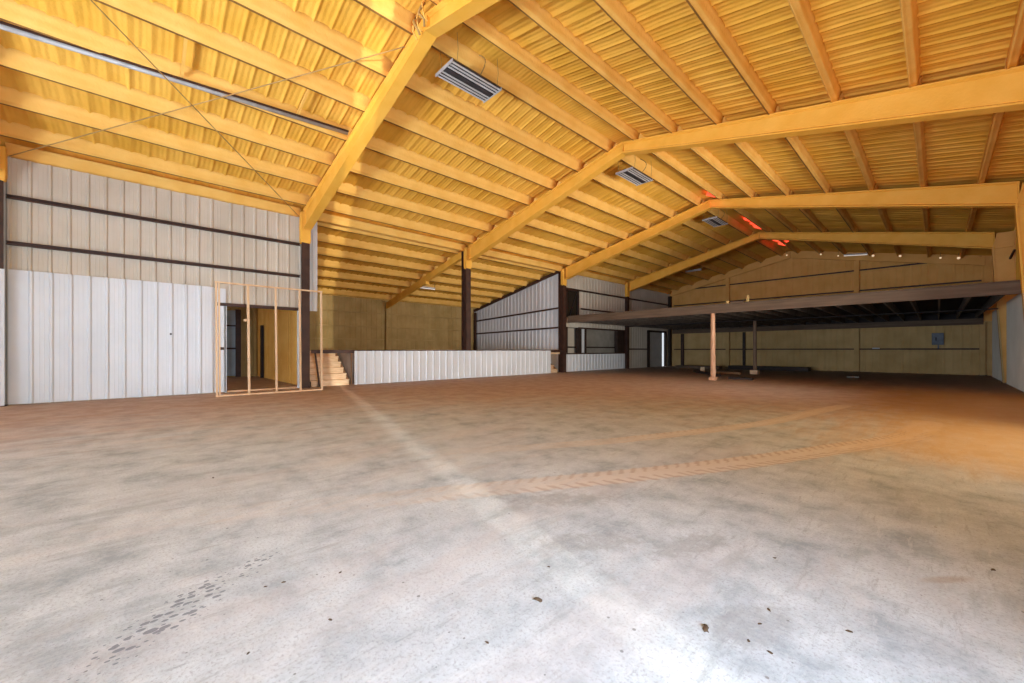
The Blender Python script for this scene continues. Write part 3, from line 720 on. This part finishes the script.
for x, h, s_, lab in ((-5.67, .10, .06, 'small round yellow cap on the front edge of the mezzanine'), (-4.95, .26, .045, 'short yellow stub standing on the front edge of the mezzanine')):
    o = MB().tube([(x, MY0 + .05, MZ + .035), (x, MY0 + .05, MZ + .035 + h)], s_, 10).build('rail_stub', 'foam_wall'); tag(o, lab, 'stub')
o = MB().box(-5.55, -5.1, MY0 + .02, MY0 + .1, MZ + .036, MZ + .085).build('scrap_board', 'mezz'); tag(o, 'short scrap board between the yellow stubs on the mezzanine edge', 'board')

# things lying under the mezzanine
o = MB().box(-6.0, -5.1, 18.0, 18.25, 0, .08).build('timber_offcut', 'dark'); tag(o, 'dark board lying on the floor right behind the pale timber post', 'board')
o = MB().bar((-9.1, 22.2, .06), (-6.9, 19.6, .05), .14, .10).build('timber_offcut', 'dark'); tag(o, 'long dark timber lying on the floor left of the pale timber post', 'board')
o = MB().box(-8.0, -6.7, 21.8, 22.0, 0, .10).build('timber_offcut', 'ply'); tag(o, 'brown plank lying on the floor behind the pale timber post', 'board')
o = MB().tube([(-8.75, 22.4, 0), (-8.75, 22.4, .3)], .11, 12).build('paint_can', 'step'); tag(o, 'small tan can standing beside the dark timbers under the mezzanine', 'can')
o = MB().box(-12.2, -9.4, 26.6, 27.2, 0, .18).build('lumber_stack', 'mezz'); tag(o, 'low stack of brown lumber near the far left corner', 'lumber')
o = MB().box(-9.2, -5.0, 27.6, 28.4, 0, .22).build('lumber_stack', 'dark'); tag(o, 'long low dark stack of lumber along the end wall', 'lumber')
o = MB().tube([(-2.66, 22.3, .05), (-2.45, 22.5, .06), (-2.3, 22.45, .05)], .035, 8).build('paper_scrap', 'board'); tag(o, 'crumpled white scrap on the floor under the mezzanine', 'scrap')
o = MB().bar((-4.9, 29.35, 1.36), (-4.6, 29.4, 1.36), .05, .05).build('outlet_box', 'white'); tag(o, 'small white outlet box on the girt of the end wall', 'outlet')
o.location = (-2.3, ye - .09, 1.29)

# ------------------------------------------------------------------ light fixtures
def high_bay(y0, xc, z, label):
    t = thing('high_bay_light', label, 'ceiling light', (xc, y0 + .62, z), 'high bay lights under the ridge')
    L, Wd = 1.22, .60
    mb = MB()
    for half in (-1, 1):
        mb.box(xc + (half * .165) - .125, xc + (half * .165) + .125, y0, y0 + L, z + .055, z + .085)
    part(mb, 'reflector', 'slot', t)
    part(MB().box(xc - .05, xc + .05, y0 + .01, y0 + L - .01, z + .04, z + .12), 'ballast_channel', 'slot', t, 'dark centre channel')
    part(MB().box(xc - .30, xc + .30, y0 - .014, y0 - .001, z + .025, z + .09), 'end_cap', 'galv', t)
    part(MB().box(xc - .30, xc + .30, y0 + L + .001, y0 + L + .014, z + .025, z + .09), 'end_cap', 'galv', t)
    for i, dx in enumerate((-.26, -.18, -.10, .10, .18, .26)):
        m2 = MB()
        q = [(dx - .019, .05), (dx - .012, .036), (dx + .012, .036), (dx + .019, .05)]
        m2.strip([[(xc + a, yy, z + c) for a, c in q] for yy in (y0, y0 + L)])
        part(m2, 'lamp_tube', 'enamel', t)
    for dx, yy in ((-.29, y0 + .1), (.29, y0 + .1), (-.29, y0 + L - .1), (.29, y0 + L - .1)):
        xx = xc + dx; zt = zroof(xx) - .03
        part(MB().tube([(xx, yy, z + .08), (xx + .02, yy + .01, (z + zt) / 2), (xx, yy, zt)], .006, 6), 'hanging_wire', 'wire', t)
    pts = []
    for i in range(9):
        s_ = i / 8; pts.append((xc + .1 + .22 * math.sin(math.pi * s_), y0 + .75 + .05 * s_, z + .12 + (zroof(xc + .1) - .02 - z - .12) * s_))
    part(MB().tube(pts, .012, 8), 'power_cord', 'wire', t)
high_bay(FY[1] + .52, -6.60, 6.70, 'nearest and largest high bay light under the ridge, row of white tubes')
high_bay(FY[2] + .62, -6.60, 6.70, 'second high bay light under the ridge, just past the second rafter')
high_bay(FY[3] + .75, -6.55, 6.70, 'third, farthest and darkest high bay light under the ridge')
def strip_light(p0, p1, label, mat='lit'):
    p0, p1 = Vector(p0), Vector(p1)
    t = thing('strip_light', label, 'strip light', tuple((p0 + p1) / 2), 'strip lights')
    part(MB().bar(p0 + Vector((0, 0, .06)), p1 + Vector((0, 0, .06)), .14, .05), 'housing', 'enamel', t)
    part(MB().tube([p0, p1], .022, 8), 'tube', mat, t)
    for q in (p0, p1): part(MB().bar(q + Vector((0, 0, .09)), q + Vector((0, 0, max(.12, zroof(q.x) - q.z - .0))), .02, .02, (1, 0, 0)), 'hanger', 'wire', t)
strip_light((-18.45, 10.42, 4.48), (-18.45, 11.5, 4.48), 'pale strip light under the aisle roof left of the second column')
strip_light((-12.4, 24.0, 5.95), (-11.3, 24.0, 5.95), 'strip light on the left slope beyond the farthest free rafter, left one')
strip_light((-11.0, 25.4, 6.2), (-10.0, 25.4, 6.2), 'dimmer strip light on the left slope just before the end wall', 'enamel')
strip_light((-3.6, 28.9, 6.52), (-2.6, 28.9, 6.42), 'strip light high on the right slope in front of the gable wall')
for x, z, s_, w in ((-6.31, 7.05, .04, 'nearest the gable peak'), (-4.64, 6.80, .05, 'second right of the gable peak'), (-3.85, 6.58, .04, 'just left of the gable strip light'), (-2.38, 6.33, .06, 'just right of the gable strip light'), (-1.33, 6.13, .055, 'far right of the gable strip light'), (.1, 5.79, .045, 'above the right part of the gable wall'), (.7, 5.68, .06, 'farthest right on the gable wall')):
    t = thing('glowing_daylight_hole', f'tiny glowing ball for a daylight hole {w}', 'daylight_hole', (x, 28.95, z), 'daylight holes along the gable')
    mb = MB(); secs = []  # glowing balls on stems stand in for daylight holes in the gable
    for i in range(7):
        a = -math.pi / 2 + math.pi * (i + .1) / 6.2; secs.append([(x + s_ * math.cos(a) * math.cos(q), 28.95 + s_ * math.cos(a) * math.sin(q), z + s_ * math.sin(a)) for q in [2 * math.pi * k / 10 for k in range(10)]])
    part(mb.strip(secs), 'globe', 'daylight_hole', t, smooth=True)
    part(MB().tube([(x, 28.95, z + s_ * .9), (x, 28.95, zroof(x) - .02)], .012, 6), 'stem', 'wire', t)
# red light in the ridge gap, made as glowing scraps of sheet
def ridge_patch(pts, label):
    t = thing('ridge_sheet', label, 'glowing sheet', tuple(pts[0]), 'red sheets at the ridge')
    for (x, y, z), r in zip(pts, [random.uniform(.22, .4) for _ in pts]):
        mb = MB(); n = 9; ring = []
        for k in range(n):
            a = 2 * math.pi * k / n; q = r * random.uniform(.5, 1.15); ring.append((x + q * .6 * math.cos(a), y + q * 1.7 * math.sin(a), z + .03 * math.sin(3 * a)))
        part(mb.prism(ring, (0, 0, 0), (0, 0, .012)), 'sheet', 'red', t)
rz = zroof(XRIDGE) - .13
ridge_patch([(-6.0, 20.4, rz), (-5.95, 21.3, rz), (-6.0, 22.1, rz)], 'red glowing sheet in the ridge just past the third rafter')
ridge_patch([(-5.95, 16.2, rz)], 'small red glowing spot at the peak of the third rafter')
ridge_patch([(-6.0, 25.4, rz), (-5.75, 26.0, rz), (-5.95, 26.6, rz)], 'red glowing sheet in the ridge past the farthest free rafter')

# metal tube running under the near left purlins, braces and straps
t = thing('conduit_tube', 'long silver metal tube under the near left roof', 'tube', (-10, 1, 6.4))
p0, p1 = Vector((-10.22, -2.19, 6.37)), Vector((-9.72, 3.62, 6.46))
part(MB().tube([p0, p1], .042, 12), 'tube', 'galv', t, smooth=True)
part(MB().bar(p0 + Vector((.07, 0, .03)), p1 + Vector((.065, 0, .02)), .02, .04), 'side_channel', 'primer', t)
part(MB().bar(p0 + Vector((-.06, 0, .035)), p1 + Vector((-.06, 0, .035)), .03, .07), 'back_channel', 'galv', t)
for y, w in ((.55, 'left'), (2.54, 'right')):
    xa, xb = purlin_x(-1, 2), purlin_x(-1, 3)
    o = MB().bar((xa - .05, y, ztop(xa - .05) + .03), (xb + .08, y, ztop(xb + .08) + .03), .045, .05).build('sag_strap', 'foam')
    tag(o, f'foam coated strap between the third and fourth purlins of the near left slope, {w} one', 'strap', 'straps between purlins')
for a, c, w in (((-13.7, 3.6, 5.42), (-6.95, -2.18, 7.0), 'from the nearest left column up toward the top left'), ((-13.7, -2.12, 5.42), (-6.95, 3.66, 7.02), 'from the far left corner up to the nearest rafter peak')):
    o = MB().tube([a, c], .011, 6).build('brace_rod', 'wire'); tag(o, f'thin diagonal roof brace rod {w}', 'brace rod', 'brace rods')
t = thing('cable_bundle', 'foam crusted cable bundle at the peak of the nearest rafter', 'cable bundle', (-6.3, 3.6, 6.95))
for k in range(5):
    pts = []
    for i in range(8):
        s_ = i / 7; pts.append((-6.45 + .12 * k + .10 * noise.noise((k * 2.1, s_ * 3, 0)), FY[1] - .16 - .10 * math.sin(math.pi * s_) - .02 * k, 6.86 + .40 * s_ + .04 * noise.noise((k, s_ * 2, 4))))
    part(MB().tube(pts, .014 + .006 * (k % 2), 7), 'cable', 'wire' if k in (1, 3) else 'foam', t, smooth=True)

# ------------------------------------------------------------------ mud crumbs on the slab
crumbs = [(-1.33, 1.41, .021), (-.69, 1.80, .022), (-.54, 1.86, .009), (-.46, 1.85, .010), (-.54, 2.15, .010), (-.54, 2.01, .008), (-2.34, .54, .009), (-2.23, .79, .009),
          (-4.71, .49, .014), (-2.36, .46, .007), (-1.87, .62, .009), (-1.49, 1.67, .008), (-.26, 2.24, .010), (-1.89, .31, .007), (-1.28, 1.05, .008), (-.65, 2.71, .009), (.21, 3.45, .013)]
for i, (x, y, r) in enumerate(crumbs):
    secs = []; ang = random.uniform(0, 3)
    for j in range(5):
        a = math.pi * .5 * j / 4; q = []
        for k in range(8):
            b_ = 2 * math.pi * k / 8; rr = .8 * r * math.cos(a * .96) * (1 + .9 * noise.noise((i * 3.3, b_ * 1.4, j * .5)))
            u, v = rr * math.cos(b_) * 1.5, rr * math.sin(b_) * .7
            q.append((x + u * math.cos(ang) - v * math.sin(ang), y + u * math.sin(ang) + v * math.cos(ang), r * .55 * math.sin(a)))
        secs.append(q)
    o = MB().strip(secs).build('mud_crumb', 'mud')
    tag(o, 'small dark crumb of dried mud on the pale concrete floor', 'crumb', 'mud crumbs on the floor')

# ------------------------------------------------------------------ daylight and added lights
def area(name, loc, rot, sx_, sy_, power, col, spread=math.pi):
    l = bpy.data.lights.new(name, 'AREA'); l.shape = 'RECTANGLE'; l.size = sx_; l.size_y = sy_; l.energy = power; l.color = col; l.spread = spread
    o = bpy.data.objects.new(name, l); COL.objects.link(o); o.location = loc; o.rotation_euler = rot; return o
LP = dict(front=60, ground=1650, gap=275, warm_side=95, high=200, streak_spot=12000, aisle=60, sun=1.1)
area('daylight_front_door', ((O0 + O1) / 2, YF - .05, OZ / 2), (math.radians(-90), 0, math.radians(180)), O1 - O0, OZ, LP['front'], (.42, .68, 1.0))
area('added_ground_bounce', ((O0 + O1) / 2, YF - 1.2, .15), (math.radians(-90 - 20), 0, math.radians(180)), O1 - O0, 2.4, LP['ground'], (.76, .86, 1.0), math.radians(130))  # added area light tilted upward outside the door, brightens the roof
area('daylight_door_gap', (XR + .06, (SL0 + SL1) / 2, 1.6), (0, math.radians(90), 0), 3.0, SL1 - SL0, LP['gap'], (.72, .84, 1.0), math.radians(130))
area('added_warm_side_light', (XR + .06, (CW0 + CW1) / 2, (CZ0 + CZ1) / 2), (0, math.radians(90), 0), CZ1 - CZ0, CW1 - CW0, LP['warm_side'], (1.0, .74, .42), math.radians(145))  # added lamp in the invented side opening, warms floor and roof
area('added_far_light', (XR + .06, (WW0 + WW1) / 2, (WZ0 + WZ1) / 2), (0, math.radians(90 + 9), 0), WZ1 - WZ0, WW1 - WW0, LP['high'], (.95, .92, .86), math.radians(80))  # added lamp in the invented far opening, lifts the far end
l = bpy.data.lights.new('added_streak_spot', 'SPOT'); l.energy = LP['streak_spot']; l.shadow_soft_size = .04; l.color = (1, .95, .8); l.spot_size = math.radians(44); l.spot_blend = .3  # added spot outside the door gap, throws a streak up the aisle wall
o = bpy.data.objects.new('added_streak_spot', l); COL.objects.link(o); o.location = (12, .86 - .258 * 10.05, .9)
o.rotation_euler = Vector((-1, .258, .16)).to_track_quat('-Z', 'Y').to_euler()
area('added_aisle_light', (-18.5, YF - .05, 1.6), (math.radians(-90), 0, math.radians(180)), 3.4, 3.0, LP['aisle'], (.9, .95, 1.0))  # added lamp at the aisle end, brightens the doorway room
l = bpy.data.lights.new('sun', 'SUN'); l.energy = LP['sun']; l.angle = math.radians(.53); l.color = (1, .95, .86)
o = bpy.data.objects.new('sun', l); COL.objects.link(o)
o.rotation_euler = Vector((-1, .258, -.275)).to_track_quat('-Z', 'Y').to_euler()

wd = bpy.data.worlds.new('sky'); scene.world = wd; wd.use_nodes = True
bg = wd.node_tree.nodes['Background']; bg.inputs[0].default_value = (.75, .86, 1, 1); bg.inputs[1].default_value = 1.0

# ------------------------------------------------------------------ camera
cam = bpy.data.cameras.new('camera'); co = bpy.data.objects.new('camera', cam); COL.objects.link(co)
co.location = (0, 0, 1.22); co.rotation_euler = (math.pi / 2, 0, .821)
cam.sensor_width = 36; cam.lens = 396.2 / 1024 * 36; cam.shift_y = 8.5 / 1024; cam.clip_start = .05; cam.clip_end = 200
scene.camera = co
scene.view_settings.view_transform = 'Standard'; scene.view_settings.look = 'None'
scene.view_settings.exposure = 0.28; scene.view_settings.gamma = 1; scene.view_settings.use_curve_mapping = False
scene.cycles.use_denoising = True
scene.cycles.max_bounces = 12; scene.cycles.diffuse_bounces = 8
